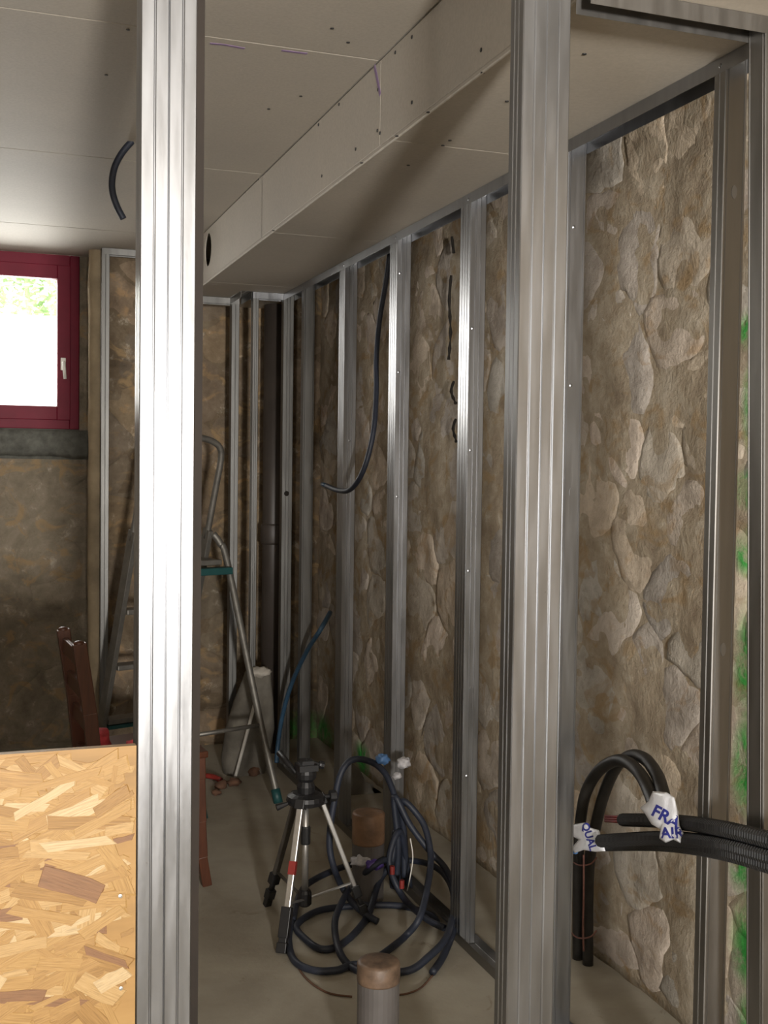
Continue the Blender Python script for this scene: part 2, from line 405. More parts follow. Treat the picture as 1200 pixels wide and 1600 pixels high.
for pts in ([(705,430),(702,470),(704,520),(701,562)], [(709,596),(705,612),(712,630)], [(712,655),(708,670),(713,690)], [(706,370),(709,395)]):
    ps = [at(x, y, 0, WX-.034) for x, y in pts]; mb = MB()
    mb.tube(spline(ps, 4), .006, 6, radii=[.002+.005*abs(sin(i*1.7+.5)) for i in range((len(ps)-1)*4+1)]); mb.build('crack', M['dark'], wr)

# back wall: right (proud) part and the recessed part with the window
PB = lambda u, v, h: Vector((u, YB-h, v))
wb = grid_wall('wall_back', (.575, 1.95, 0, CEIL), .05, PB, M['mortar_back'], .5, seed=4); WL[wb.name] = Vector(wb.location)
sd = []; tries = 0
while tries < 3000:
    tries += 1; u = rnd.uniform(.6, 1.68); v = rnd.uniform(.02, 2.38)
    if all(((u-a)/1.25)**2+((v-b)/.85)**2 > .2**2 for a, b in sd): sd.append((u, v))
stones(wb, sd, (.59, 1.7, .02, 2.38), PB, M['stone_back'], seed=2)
PW = lambda u, v, h: Vector((u, YW-h, v))
ww = grid_wall('wall_far', (-2.6, .60, 0, 1.50), .06, PW, M['render'], .45, amp=.018, seed=9); WL[ww.name] = Vector(ww.location)
sd = []; tries = 0
while tries < 2500:
    tries += 1; u = rnd.uniform(-.55, .56); v = rnd.uniform(.02, 1.4)
    if all(((u-a)/1.3)**2+((v-b)/.85)**2 > .22**2 for a, b in sd): sd.append((u, v))
stones(ww, sd, (-.6, .57, .02, 1.40), PW, M['render'], seed=5, proud=.012)
MB().box((.515, YW, 1.50), (.60, YW+.45, CEIL)).build('trim_1', M['render'], **struct)
MB().box((-2.6, YW, 1.50), (-.335, YW+.45, CEIL)).build('wall_far', M['render'], **struct)
# rough plastered jamb on the corner between window recess and stone wall
mb = MB(); n = 40
for i in range(n+1):
    z = CEIL*i/n
    for k, (x, y) in enumerate(((.575, YB+.02), (.548, YB+.01), (.538, YB-.01), (.545, YB-.035), (.57, YB-.042), (.605, YB-.03), (.615, YB+.02))):
        q = .006*noise.noise(Vector((x*20, k*3.1, z*7))); mb.v.append((x+q, y+q, z))
for i in range(n):
    for k in range(6): a = i*7+k; mb.f.append((a, a+1, a+8, a+7))
jm = simple('ochre jamb render', (.30,.235,.15), .95, 0, .3, 6, .5)
mb.build('trim_2', jm, smooth=True, **struct)
# grey mortar bed under the window
mb = MB(); n = 24
for i in range(n+1):
    x = -.6+1.17*i/n; e = .03*noise.noise(Vector((x*5, 0, 2)))
    for y, z in ((YW+.06, 1.568), (YW-.03, 1.562), (YW-.045, 1.53), (YW-.04, 1.46+e), (YW-.005, 1.435+e), (YW+.06, 1.43)): mb.v.append((x, y+.006*noise.noise(Vector((x*14, z*9, 1))), z))
for i in range(n):
    for k in range(5): a = i*6+k; mb.f.append((a, a+1, a+7, a+6))
mb.build('trim_3', M['grey_mortar'], smooth=True, **struct)
MB().box((-.6, YW+.002, 1.42), (.58, YW+.40, 1.5695)).build('trim_5', M['grey_mortar'], **struct)
# walls behind the viewer: rear wall with a small opening at the floodlight, left wall with an opening added for the fill light
RZ0, RZ1, RX0, RX1 = .88, 1.52, -.22, .22
for k, (a, b) in enumerate((((-2.6,-3.5,0),(RX0,-3.2,CEIL)), ((RX1,-3.5,0),(1.75,-3.2,CEIL)), ((RX0,-3.5,0),(RX1,-3.2,RZ0)), ((RX0,-3.5,RZ1),(RX1,-3.2,CEIL)))):
    MB().box(a, b).build('wall_rear', M['render'], **struct)
for a, b in (((-2.6,-3.2,0),(-2.4,-2.2,CEIL)), ((-2.6,-1.0,0),(-2.4,6.3,CEIL)), ((-2.6,-2.2,2.2),(-2.4,-1.0,CEIL))):
    MB().box(a, b).build('wall_left', M['render'], **struct)

# plasterboard ceiling and boxed-in soffit; each board its own part
def board(name, a, b, parent, mat='board'): return MB().box(a, b).build(name, M[mat], parent, bevel=.0025)
WL[ceil.name] = Vector(ceil.location)
ys = [-3.2, -2.04, -.84, .36, 1.56, 2.763, 3.967, 5.17, 5.86]
for a, b in zip(ys[:-1], ys[1:]):
    for x0, x1 in ((-2.4, -1.53), (-1.53, SX)): board('plasterboard', (x0+.001, a+.0012, CEIL), (x1-.001, b-.0012, CEIL+.0125), ceil)
sof = empty('trim_4', (SX, 2.75, SOF), kind='structure')
side_y = [.35, 1.55, 2.75, 3.99]
for a, b in zip(side_y[:-1], side_y[1:]): board('side_board', (SX, a+.001, SOF), (SX+.0125, b-.001, CEIL-.001), sof)
# last side board, with the round duct hole cut through it
hy, hz, hr = 4.955, 2.325, .07; y0, y1 = 3.991, 5.66; N = 32
mb = MB()
for x in (SX, SX+.004):
    for k in range(N): a = 2*pi*k/N; mb.v.append((x, hy+hr*cos(a), hz+hr*sin(a)))
    for k in range(N):
        a = 2*pi*k/N; c, s_ = cos(a), sin(a)
        tt = min(((y1-hy) if c > 0 else (y0-hy))/c if abs(c) > 1e-6 else 1e9, ((CEIL-.001-hz) if s_ > 0 else (SOF-hz))/s_ if abs(s_) > 1e-6 else 1e9)
        mb.v.append((x, hy+tt*c, hz+tt*s_))
cor = []
for x in (SX, SX+.004):
    for yy, zz in ((y1, CEIL-.001), (y0, CEIL-.001), (y0, SOF), (y1, SOF)): cor.append(len(mb.v)); mb.v.append((x, yy, zz))
angs = [atan2(zz-hz, yy-hy) % (2*pi) for yy, zz in ((y1, CEIL), (y0, CEIL), (y0, SOF), (y1, SOF))]
for side in (0, 1):
    o = side*2*N
    for k in range(N):
        k2 = (k+1) % N; a0 = 2*pi*k/N; a1 = 2*pi*(k+1)/N
        f = [o+k, o+k2, o+N+k2]
        for ci, ca in enumerate(angs):
            if a0 < ca < a1: f.append(cor[side*4+ci])
        f.append(o+N+k); mb.f.append(tuple(f))
for k in range(N): k2 = (k+1) % N; mb.f.append((k, k2, 2*N+k2, 2*N+k))
mb.build('side_board', M['board'], sof)
under_y = [.25, 1.45, 2.65, 3.83, 4.945, 5.66]
for a, b in zip(under_y[:-1], under_y[1:]): board('soffit_board', (SX-.0005, a+.001, SOF-.0125), (W2+.002, b-.001, SOF), sof)
mb = MB(); mb.tube([(SX-.001, .3, SOF-.012), (SX-.001, 5.64, SOF-.012)], .003, 6); mb.build('corner_bead', M['board_edge'], sof)
def screws(parent, pts, ax):
    mb = MB()
    for p in pts:
        n = [0,0,0]; n[ax] = -1; mb.lathe(p, [(.0045, 0), (.0045, .0015), (.001, .0018)], 8, n)
    mb.build('screws', M['screw'], parent, kind='stuff')
pp = []
for x, y in ((644,58),(618,82),(530,163),(498,195),(432,247),(752,78),(644,160),(590,204),(556,233),(503,275),(591,140),(404,280),(413,205),(594,208)): pp.append(at(x, y, 0, SX))
screws(sof, pp, 0)
pp = [at(x, y, 2, SOF-.0125) for x, y in ((754,113),(669,175),(565,254),(427,360),(638,258),(703,219),(692,227),(792,158),(913,84),(620,212))]
screws(sof, pp, 2)
screws(ceil, [at(x, y, 2, CEIL) for x, y in ((519,44),(166,117),(200,46),(544,66),(420,170),(470,150))], 2)
mb = MB()
for pts in ([(328,68),(350,70),(382,76)], [(440,79),(480,84)]):
    ps = [at(x, y, 2, CEIL-.0006) for x, y in pts]
    for a, b in zip(ps[:-1], ps[1:]): mb.bar(a, b, .010, .0008, (0, 1, 0))
mb.build('marker_line', M['pencil'], ceil)
mb = MB(); ps = [at(x, y, 0, SX-.0006) for x, y in ((585,103),(589,122),(594,148))]
for a, b in zip(ps[:-1], ps[1:]): mb.bar(a, b, .012, .0008, (0, 1, 0))
mb.build('marker_line', M['pencil'], sof)

# ------------------------------------------------------------------ window
w1 = empty('window_1', (.09, YW+.02, 1.57), kind='structure')
def frame(mb, x0, x1, z0, z1, wl, wr_, wb_, wt, ya, yb):
    mb.box((x0, ya, z0), (x0+wl, yb, z1)); mb.box((x1-wr_, ya, z0), (x1, yb, z1)); mb.box((x0+wl, ya, z0), (x1-wr_, yb, z0+wb_)); mb.box((x0+wl, ya, z1-wt), (x1-wr_, yb, z1))
mb = MB(); frame(mb, -.335, .513, 1.568, 2.415, .045, .045, .047, .055, YW-.005, YW+.06); mb.build('frame', M['red_paint'], w1, bevel=.003)
mb = MB(); frame(mb, -.292, .470, 1.612, 2.363, .062, .062, .066, .066, YW-.018, YW+.04)
sash = mb.build('sash', M['red_paint'], w1, bevel=.003)
mb = MB(); mb.box((-.23, YW+.008, 1.68), (.406, YW+.012, 2.295)); mb.build('pane', M['glass'], sash)
mb = MB(); hx, hz_ = .436, 1.86; mb.box((hx-.012, YW-.024, hz_-.005), (hx+.012, YW-.018, hz_+.055)); mb.build('handle_plate', M['white_plastic'], sash, bevel=.002)
mb = MB(); mb.tube([(hx, YW-.022, hz_+.03), (hx, YW-.06, hz_+.03), (hx, YW-.064, hz_+.02), (hx+.006, YW-.062, hz_-.05)], .008, 8); mb.build('handle', M['white_plastic'], sash, smooth=True)
# outside
MB().box((-9, 6.4, 1.1), (9, 30, 1.2)).build('ground', M['ground'], **struct)
gw = MB().box((-9, 13, 1.2), (9, 13.3, 3.0)).build('garden_wall', M['white_wall'], label='white rendered garden wall seen through the red framed window', cat='wall')
tree = empty('hedge', (0, 14.2, 1.2), 'pale green foliage of a hedge showing at the top of the window', 'hedge')
mb = MB(); r2 = random.Random(12)
for i in range(5200):
    c = Vector((r2.uniform(-2.6, 4.0), r2.gauss(14.3, .28), 3.22 + .12*r2.random() + r2.random()**1.3*1.4)); c.z -= .10*c.x
    d = Vector((r2.gauss(0,1), r2.gauss(0,1), r2.gauss(0,.6))).normalized()*.07; e = d.orthogonal().normalized()*.035
    mb.add([c-d, c+e, c+d, c-e], [(0,1,2,3)])
mb.build('foliage', M['leaf'], tree, kind='stuff')
mb = MB()
for k in range(7):
    x = -2.2+k*.95; mb.tube([(x, 14.3, 1.2), (x+.1, 14.35, 2.4), (x-.05, 14.3, 4.1-.1*x)], .05, 8, radii=[.07,.05,.02])
mb.build('stems', M['leaf'], tree)

# ------------------------------------------------------------------ metal studs and tracks
def cprof(web, fl, lip=.006, rib=.0014, plain=False):
    "C section: web along +V at U=0, flanges along +U"
    def fgroove(v, sgn):
        return [(fl*q, v + sgn*d) for q, d in ((.97,0),(.56,0),(.52,rib),(.48,rib),(.44,0),(.03,0))]
    p = [(fl, lip), (fl, .0012)] + [(u, max(v, 0)) for u, v in fgroove(0, 1)]
    if plain: p += [(0, .0014), (0, web*.10), (rib, web*.12), (rib, web*.14), (0, web*.16), (0, web*.86), (rib, web*.88), (rib, web*.90), (0, web*.92), (0, web-.0014)]
    else: p += [(0, .0014), (0, web*.30), (rib, web*.33), (rib, web*.37), (0, web*.40), (0, web*.60), (rib, web*.63), (rib, web*.67), (0, web*.70), (0, web-.0014)]
    p += [(u, web - (v)) for u, v in [(a, b) for a, b in fgroove(0, 1)][::-1]] + [(fl, web-.0012), (fl, web-.006)]
    return p
def stud_channel(parent, corner, U, V, z0, z1, web, fl, mat, knock=(), name='channel', plain=False, foot=0):
    mb = MB(); c = Vector(corner)
    mb.channel(cprof(web, fl, plain=plain), .0008, (c.x+foot, c.y, z0), (c.x, c.y, z1), U, V)
    ch = mb.build(name, M[mat], parent)
    U = Vector(U); V = Vector(V)
    for kz in knock:
        k = MB(); pr = []
        cc = Vector((c.x, c.y, kz)) + V*web*.5 - U*.0006
        for j in range(16):
            a = 2*pi*j/16; pr.append(cc + V*(cos(a)*.006) + Vector((0,0,1))*(sin(a)*.013))
        k.add(pr + [p - U*.0012 for p in pr], [tuple(range(16)), tuple(range(31, 15, -1))] + [(j, (j+1)%16, 16+(j+1)%16, 16+j) for j in range(16)])
        k.build('knockout', M['galv'], ch)
    return ch
def stud_screw(parent, p, n):
    mb = MB(); mb.lathe(p, [(.0045, -.001), (.0045, .0012), (.0015, .0022)], 8, n); mb.build('screw', M['galv'], parent)

YP = 1.69
GP = 'upright steel studs'
def doubled_front(x0, x1, ztop, label):
    r = empty('metal_stud', ((x0+x1)/2, YP+.024, 0), label, 'stud', GP)
    f = (x1-x0)/2 - .0008
    stud_channel(r, (x0, YP, 0), (1,0,0), (0,1,0), .0, ztop, .047, f, 'galv')
    stud_channel(r, (x1, YP, 0), (-1,0,0), (0,1,0), .0, ztop, .047, f, 'galv')
    return r
ls = doubled_front(.233, .312, CEIL, 'bright doubled steel stud standing beside the chipboard panel, nearest at left')
rs = doubled_front(.838, .922, CEIL, 'broad doubled steel stud in the foreground, right of centre, beside the soffit')
# end stud of the partition and the ceiling track it stands in
es = empty('metal_stud', (1.345, YP+.024, 0), 'dark steel stud at the right edge of the picture, in front of the green paint', 'stud', GP)
stud_channel(es, (1.304, YP, 0), (1,0,0), (0,1,0), .0, SOF-.014, .047, .041, 'galv_dark', plain=True, foot=.058)
def track(name, a, b, across, depth, up, mat, label, group, fl=.03, parent=None):
    "U section track lying from a to b; flanges go towards up"
    mb = MB(); U = Vector(across); V = Vector((0,0,up))
    pts = [(0, fl), (0, .0012), (.0012, 0), (depth*.45, 0), (depth*.5, .0012), (depth*.55, 0), (depth-.0012, 0), (depth, .0012), (depth, fl)]
    mb.channel(pts, .0008, a, b, U, V)
    return mb.build(name, M[mat], parent, label=label, cat='track', group=group) if parent is None else mb.build(name, M[mat], parent)
ZS = SOF-.0130; GT = 'steel tracks'
track('metal_track', (.958, YP-.001, ZS), (1.352, YP-.001, ZS), (0,1,0), .049, -1, 'galv_dark', 'steel track under the soffit at top right, heading the foreground partition', GT)
track('metal_track', (W-.001, 1.76, ZS), (W-.001, 5.13, ZS), (1,0,0), .050, -1, 'galv', 'long steel ceiling track running along the right stone wall under the soffit', GT)
track('metal_track', (W-.001, 1.76, .0), (W-.001, 5.16, .0), (1,0,0), .050, 1, 'galv_dark', 'long steel floor track along the foot of the right stone wall', GT)
track('metal_track', (1.21, 5.13, ZS), (W-.002, 5.13, ZS), (0,1,0), .050, -1, 'galv', 'short shiny steel ceiling track closing the pipe boxing in the far corner', GT)
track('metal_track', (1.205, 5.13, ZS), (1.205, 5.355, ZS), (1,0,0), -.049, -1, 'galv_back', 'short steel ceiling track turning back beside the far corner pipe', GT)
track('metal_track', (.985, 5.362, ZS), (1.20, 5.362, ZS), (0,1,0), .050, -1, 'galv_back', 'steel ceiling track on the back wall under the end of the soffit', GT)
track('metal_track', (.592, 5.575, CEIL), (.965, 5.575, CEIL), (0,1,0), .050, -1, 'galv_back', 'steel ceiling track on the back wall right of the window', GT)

Z1 = ZS-.001
def wall_stud(y0, dbl, label, knock=(), mat='galv', scr=()):
    "stud in the right-hand lining: web faces the viewer, flange faces the room"
    r = empty('metal_stud', (W+.024, y0+.02, 0), label, 'stud', GP)
    ch = stud_channel(r, (W, y0, 0), (0,1,0), (1,0,0), .002, Z1, .048, .035, mat, knock, plain=not dbl)
    if dbl:
        stud_channel(r, (W, y0+.072, 0), (0,-1,0), (1,0,0), .002, Z1, .048, .0355, mat)
    for z, q in scr: stud_screw(r, (W+.048*q, y0-.0008, z), (0,-1,0))
    stud_screw(r, (W-.0008, y0+.017, Z1-.015), (-1,0,0))
    return r
wall_stud(1.87, False, 'dark steel wall stud with oval knockouts, just left of the green paint', (1.93, 1.05), 'galv_dark')
wall_stud(2.48, False, 'narrow steel wall stud touching the right side of the broad foreground stud', (1.34,), 'galv', ((1.98,.35),(1.6,.35)))
wall_stud(3.05, True, 'doubled steel wall stud, first left of the broad foreground stud', (.75,), 'galv', ((1.8,.2),(1.45,.2),(1.1,.2),(.5,.3)))
wall_stud(3.65, True, 'doubled steel wall stud right of the hanging cable, above the cable coil', (), 'galv', ((2.05,.2),(1.72,.2),(1.3,.2)))
wall_stud(4.22, True, 'doubled steel wall stud crossed by the hook of the hanging cable', (), 'galv', ((1.5,.5),))
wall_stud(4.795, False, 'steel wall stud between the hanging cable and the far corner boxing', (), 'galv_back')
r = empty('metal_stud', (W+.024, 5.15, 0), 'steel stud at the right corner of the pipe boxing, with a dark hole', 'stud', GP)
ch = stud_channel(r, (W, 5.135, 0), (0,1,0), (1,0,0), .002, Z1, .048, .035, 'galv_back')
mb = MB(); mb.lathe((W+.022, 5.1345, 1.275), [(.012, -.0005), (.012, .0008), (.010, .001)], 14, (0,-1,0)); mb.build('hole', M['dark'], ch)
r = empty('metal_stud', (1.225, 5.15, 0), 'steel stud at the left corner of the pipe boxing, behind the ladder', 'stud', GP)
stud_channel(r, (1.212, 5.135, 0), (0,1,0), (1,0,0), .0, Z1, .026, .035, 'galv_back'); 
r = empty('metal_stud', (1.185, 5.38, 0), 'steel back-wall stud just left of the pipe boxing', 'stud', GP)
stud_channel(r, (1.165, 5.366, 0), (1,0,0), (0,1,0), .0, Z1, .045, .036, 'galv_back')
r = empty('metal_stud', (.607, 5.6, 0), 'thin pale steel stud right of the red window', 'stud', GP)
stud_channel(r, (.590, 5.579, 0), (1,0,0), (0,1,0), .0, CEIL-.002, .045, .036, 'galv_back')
# full-height dark brown strip behind the left stud
MB().box((.293, YP+.050, 0), (.3335, YP+.072, CEIL)).build('dark_strip', M['dark_strip'], label='thin dark brown strip standing behind the bright left steel stud', cat='dark_strip')
# drain pipe in the far corner
r = empty('drain_pipe', (1.40, 5.47, 0), 'dark vertical drain pipe boxed in by studs in the far corner', 'pipe')
mb = MB(); mb.lathe((1.40, 5.47, 0), [(.052, 0), (.052, 2.18)], 28); mb.build('pipe', M['brown_pipe'], r, smooth=True)
mb = MB(); mb.lathe((1.40, 5.47, 1.02), [(.056, 0), (.060, .01), (.060, .09), (.056, .10)], 28); mb.build('collar', M['brown_pipe'], r, smooth=True)

# ------------------------------------------------------------------ chipboard (OSB) panel
OX1, OZ1 = .231, .983
ob = empty('chipboard_panel', (-.18, YP+.008, 0), 'yellow strand board panel fixed at lower left against the bright stud', 'panel')
mb = MB(); mb.box((-.60, YP, 0), (OX1, YP+.015, OZ1)); mb.build('board', OSB[1], ob)
r3 = random.Random(21); strand_me = []
for k in range(14):
    me = bpy.data.meshes.new('strand'); L = 1; Wd = 1; n = 5; top = []; bot = []
    sk = r3.uniform(-.25, .25)
    for i in range(n):
        x = -.5+i/(n-1); top.append((x + sk*.3 + r3.uniform(-.02,.02), 0, .5*(1-.25*r3.random()))); bot.append((x - sk*.3 + r3.uniform(-.02,.02), 0, -.5*(1-.25*r3.random())))
    loop = top + bot[::-1]; m_ = len(loop)
    vs = [(a*.94, -1, c*.94) for a, b, c in loop] + [(a, 0, c) for a, b, c in loop]
    me.from_pydata(vs, [], [(i, i+1, m_-2-i, m_-1-i) for i in range(n-1)] + [(i, m_+i, m_+(i+1)%m_, (i+1)%m_) for i in range(m_)]); me.update()
    bm = bmesh.new(); bm.from_mesh(me); bmesh.ops.recalc_face_normals(bm, faces=bm.faces); bm.faces.ensure_lookup_table()
    if bm.faces[0].normal.y > 0: bmesh.ops.reverse_faces(bm, faces=bm.faces[:])
    bm.to_mesh(me); bm.free(); me.update(); strand_me.append(me)
def strand(x, z, L, Wd, ang, mat, depth):
    me = r3.choice(strand_me)
    o = bpy.data.objects.new('strand', me); C.objects.link(o)
    if not me.materials: me.materials.append(OSB[0])
    o.material_slots[0].link = 'OBJECT'; o.material_slots[0].material = mat
    o.parent = ob; o.scale = (L, depth, Wd); o.rotation_euler = (0, ang, 0)
    o.location = Vector((x, YP, z)) - WL[ob.name]
def fits(x, z, L, Wd, a):
    ex = abs(cos(a))*L/2 + abs(sin(a))*Wd/2; ez = abs(sin(a))*L/2 + abs(cos(a))*Wd/2
    return x+ex < OX1 and z+ez < OZ1-.001
cnt = 0
while cnt < 282:
    x = r3.uniform(-.02, .23); z = r3.uniform(.60, .985); a = r3.gauss(.0, .42) if r3.random() < .8 else r3.uniform(-1.5, 1.5)
    L = r3.uniform(.035, .13); Wd = r3.uniform(.008, .034)
    if not fits(x, z, L, Wd, a): L *= .4; Wd *= .6
    if not fits(x, z, L, Wd, a): continue
    strand(x, z, L, Wd, a, r3.choices(OSB, (5, 4, 5, 3, .6, 1.4, 4))[0], r3.uniform(.0003, .0012)); cnt += 1
for (px_, py_), L, Wd, a, mi in (((112,1382),.095,.036,.42,4), ((30,1556),.075,.020,.10,4), ((165,1495),.07,.012,.45,4), ((70,1430),.10,.018,.30,6), ((120,1318),.10,.017,-.03,5), ((70,1248),.10,.014,-.5,5), ((118,1443),.045,.009,-.35,5), ((160,1440),.07,.02,-.5,0), ((30,1480),.08,.02,-.1,2), ((175,1530),.05,.026,-.4,5), ((95,1220),.12,.014,-.2,6)):
    p = at(px_, py_, 1, YP); strand(p.x, p.z, L, Wd, a, OSB[mi], .0013 + .0017*L + .003*Wd)
for px_, py_ in ((188,1400),(189,1544)):
    p = at(px_, py_, 1, YP-.002); mb = MB(); mb.lathe(p, [(.003, 0), (.003, .0012), (.001, .0015)], 8, (0,-1,0)); mb.build('screw', M['alu'], ob)

# ------------------------------------------------------------------ chair
cth = radians(15); cf = Vector((cos(cth), sin(cth), 0)); cw = Vector((-sin(radians(4)), cos(radians(4)), 0))
c0 = Vector((.375, 3.66, 0))                          # near rear foot, on the floor
chair = empty('dining_chair', c0 + cf*.17 + cw*.16, 'brown varnished wooden chair with ladder back, half hidden behind the bright stud', 'chair')
Zv = Vector((0,0,1))
def P(f, wd, z): return c0 + cf*f + cw*wd + Zv*z
for wd in (0, .33):
    mb = MB(); pts = [(-.03, 0), (-.005, .22), (0, .44), (-.02, .62), (-.055, .84)]
    for a, b in zip(pts[:-1], pts[1:]): mb.bar(P(a[0], wd, a[1]), P(b[0], wd, b[1]+.002), .028, .043, cw)
    mb.lathe(P(-.055, wd, .838), [(.018, 0), (.017, .008), (.008, .013)], 12); mb.build('rear_stile', M['chair'], chair, bevel=.003)
    mb = MB(); pts = [(.385, 0), (.366, .10), (.358, .22), (.352, .36), (.35, .44)]; wds = (.032, .036, .040, .044, .046)
    for (a, b), wq in zip(zip(pts[:-1], pts[1:]), wds): mb.bar(P(a[0], wd, a[1]), P(b[0], wd, b[1]+.002), .032, wq, cw)
    mb.build('front_leg', M['chair'], chair, bevel=.003)
mb = MB(); vs = [P(-.01,-.02,.435), P(.38,-.03,.435), P(.38,.36,.435), P(-.01,.35,.435)]
mb.add(vs + [v+Zv*.022 for v in vs], [(0,3,2,1),(4,5,6,7),(0,1,5,4),(1,2,6,5),(2,3,7,6),(3,0,4,7)]); mb.build('seat', M['chair'], chair, bevel=.005)
for z, f in ((.79, -.05), (.68, -.033), (.57, -.014)):
    mb = MB(); mb.bar(P(f, .01, z), P(f, .32, z), .05, .016, Zv); mb.build('back_slat', M['chair'], chair, bevel=.003)
for wd in (0, .33):
    mb = MB(); mb.bar(P(.0, wd, .40), P(.35, wd, .40), .05, .018, Zv); mb.bar(P(-.008, wd, .18), P(.36, wd, .18), .022, .018, Zv); mb.build('side_rail', M['chair'], chair)
mb = MB(); mb.bar(P(.35, 0, .405), P(.35, .33, .405), .05, .018, Zv); mb.build('front_rail', M['chair'], chair)
def lump(c, rx, ry, rz, seed, amp=.25, nu=14, nv=9):
    mb = MB(); c = Vector(c)
    for j in range(nv+1):
        ph = -pi/2 + pi*j/nv
        for i in range(nu):
            th = 2*pi*i/nu; d = Vector((cos(ph)*cos(th), cos(ph)*sin(th), sin(ph)))
            k = 1 + amp*noise.noise(d*1.9 + Vector((seed, 0, 0))) + amp*.5*noise.noise(d*4.5 + Vector((0, seed, 0)))
            mb.v.append(c + Vector((d.x*rx*k, d.y*ry*k, d.z*rz*k)))
    for j in range(nv):
        for i in range(nu): mb.f.append((j*nu+i, j*nu+(i+1)%nu, (j+1)*nu+(i+1)%nu, (j+1)*nu+i))
    return mb
mb = lump(P(.045, .20, .487), .04, .06, .032, 3, .5); b2 = lump(P(.15, .07, .475), .045, .035, .026, 8, .5); mb.add(b2.v, b2.f)
mb.build('cloth', M['red_cloth'], smooth=True, label='crumpled red cloth lying on the seat of the brown chair', cat='cloth')

# ------------------------------------------------------------------ stepladder
lw = Vector((.938, .344, 0)); la = Vector((.344, -.939, 0))
R0 = Vector((.985, 5.0, 1.10))                        # right stile at the hinge
lad = empty('stepladder', (.88, 4.95, 0), 'dull aluminium stepladder with teal tray and curved hand rail by the back wall', 'ladder')
LEAN = .33
def st(side, z): return R0 - lw*(.36 if side else 0) + la*(LEAN*(z-1.10)) + Zv*(z-1.10)
for side in (0, 1):
    mb = MB(); mb.bar(st(side, .012), st(side, 1.12), .022, .055, lw); o = mb.build('step_stile', M['ladder_alu'], lad, bevel=.002)
    mb = MB(); mb.bar(st(side, 0), st(side, .03), .030, .062, lw); mb.build('foot', M['teal'], lad)
hp = [st(0, 1.08), st(0, 1.30), st(0, 1.42)] + [st(0, 1.46) - lw*.012 + Zv*.012, st(0, 1.47) - lw*.05 + Zv*.03, st(0, 1.48) - lw*.12 + Zv*.035, st(1, 1.48) + lw*.12 + Zv*.035, st(1, 1.47) + lw*.05 + Zv*.03, st(1, 1.46) + lw*.012 + Zv*.012, st(1, 1.42), st(1, 1.30), st(1, 1.08)]
mb = MB(); mb.tube(spline(hp, 5), .014, 10); mb.build('hand_rail', M['ladder_alu'], lad, smooth=True)
for z in (.27, .52, .77):
    c = (st(0, z)+st(1, z))/2; mb = MB(); mb.bar(st(1, z)+lw*.012, st(0, z)-lw*.012, .085, .022, la); mb.build('tread', M['ladder_alu'], lad, bevel=.003)
mb = MB(); mb.bar(st(1, .245)+lw*.012, st(0, .245)-lw*.012, .09, .016, la); mb.build('tread_strip', M['teal'], lad)
mb = MB(); mb.bar(st(1, .985)+lw*.012+la*.06, st(0, .985)-lw*.012+la*.06, .24, .022, la); mb.build('platform', M['ladder_alu'], lad, bevel=.003)
mb = MB(); mb.bar(st(1, .95)-lw*.01+la*.20, st(0, .95)+lw*.02+la*.20, .06, .03, la); mb.build('tray', M['teal'], lad, bevel=.004)
F0 = Vector((1.212, 4.6, 0)); T0 = Vector((1.03, 4.985, 1.10)); K0 = T0 + (F0-T0)*.12 + Vector((.012, 0, 0))
for side in (0, 1):
    o = -lw*.36 if side else Vector((0,0,0))
    mb = MB(); mb.tube(spline([T0+o-Vector((.022,0,0)), T0+o+(F0-T0)*.04, K0+o, F0+o+(T0-F0)*.3, F0+o+Zv*.01], 4), .0155, 10); mb.build('rear_leg', M['ladder_alu'], lad, smooth=True)
    mb = MB(); mb.tube([F0+o, F0+o+(T0-F0)*.05], .020, 10); mb.build('foot', M['teal'], lad, smooth=True)
mb = MB(); q = (F0-T0)*.72; mb.tube([T0+q, T0+q-lw*.36], .009, 8); mb.build('cross_bar', M['ladder_alu'], lad, smooth=True)

# ------------------------------------------------------------------ sack, rod, rubble near the ladder
sk = empty('plaster_sack', (1.24, 5.13, 0), 'tall grey paper sack with pale folded top behind the stepladder leg', 'sack')
mb = MB(); n = 22; L = [(0,.095,.075),(.06,.11,.085),(.2,.112,.082),(.33,.09,.065),(.42,.065,.035),(.46,.06,.022)]
for z, rx, ry in L:
    for i in range(n):
        a = 2*pi*i/n; k = 1+.12*noise.noise(Vector((cos(a)*1.6, sin(a)*1.6, z*6))); cc = cos(a); ss = sin(a)
        mb.v.append((1.19+.13*z+rx*k*abs(cc)**.7*(1 if cc > 0 else -1), 5.13+ry*k*abs(ss)**.7*(1 if ss > 0 else -1), z))
for r_ in range(len(L)-1):
    for i in range(n): mb.f.append((r_*n+i, r_*n+(i+1)%n, (r_+1)*n+(i+1)%n, (r_+1)*n+i))
mb.f.append(tuple(range((len(L)-1)*n, len(L)*n))); mb.build('bag', M['sack'], sk, smooth=True)
mb = lump((1.25, 5.11, .46), .055, .035, .022, 5, .5, 16, 8); mb.build('folded_top', M['sack_top'], sk, smooth=True)
mb = MB(); mb.tube([at(367,1217,2,.004), at(398,1100,1,5.03)], .008, 8)
mb.build('rod', M['white_rod'], smooth=True, label='thin white rod leaning against the grey paper sack', cat='rod')
mb = MB(); mb.tube(spline([at(322,1212,2,.016), at(334,1214,2,.016), at(345,1219,2,.012)], 4), .012, 8); mb.build('debris_stick', M['red'], smooth=True, label='short red stick lying on the floor beyond the brown chair leg', cat='stick')
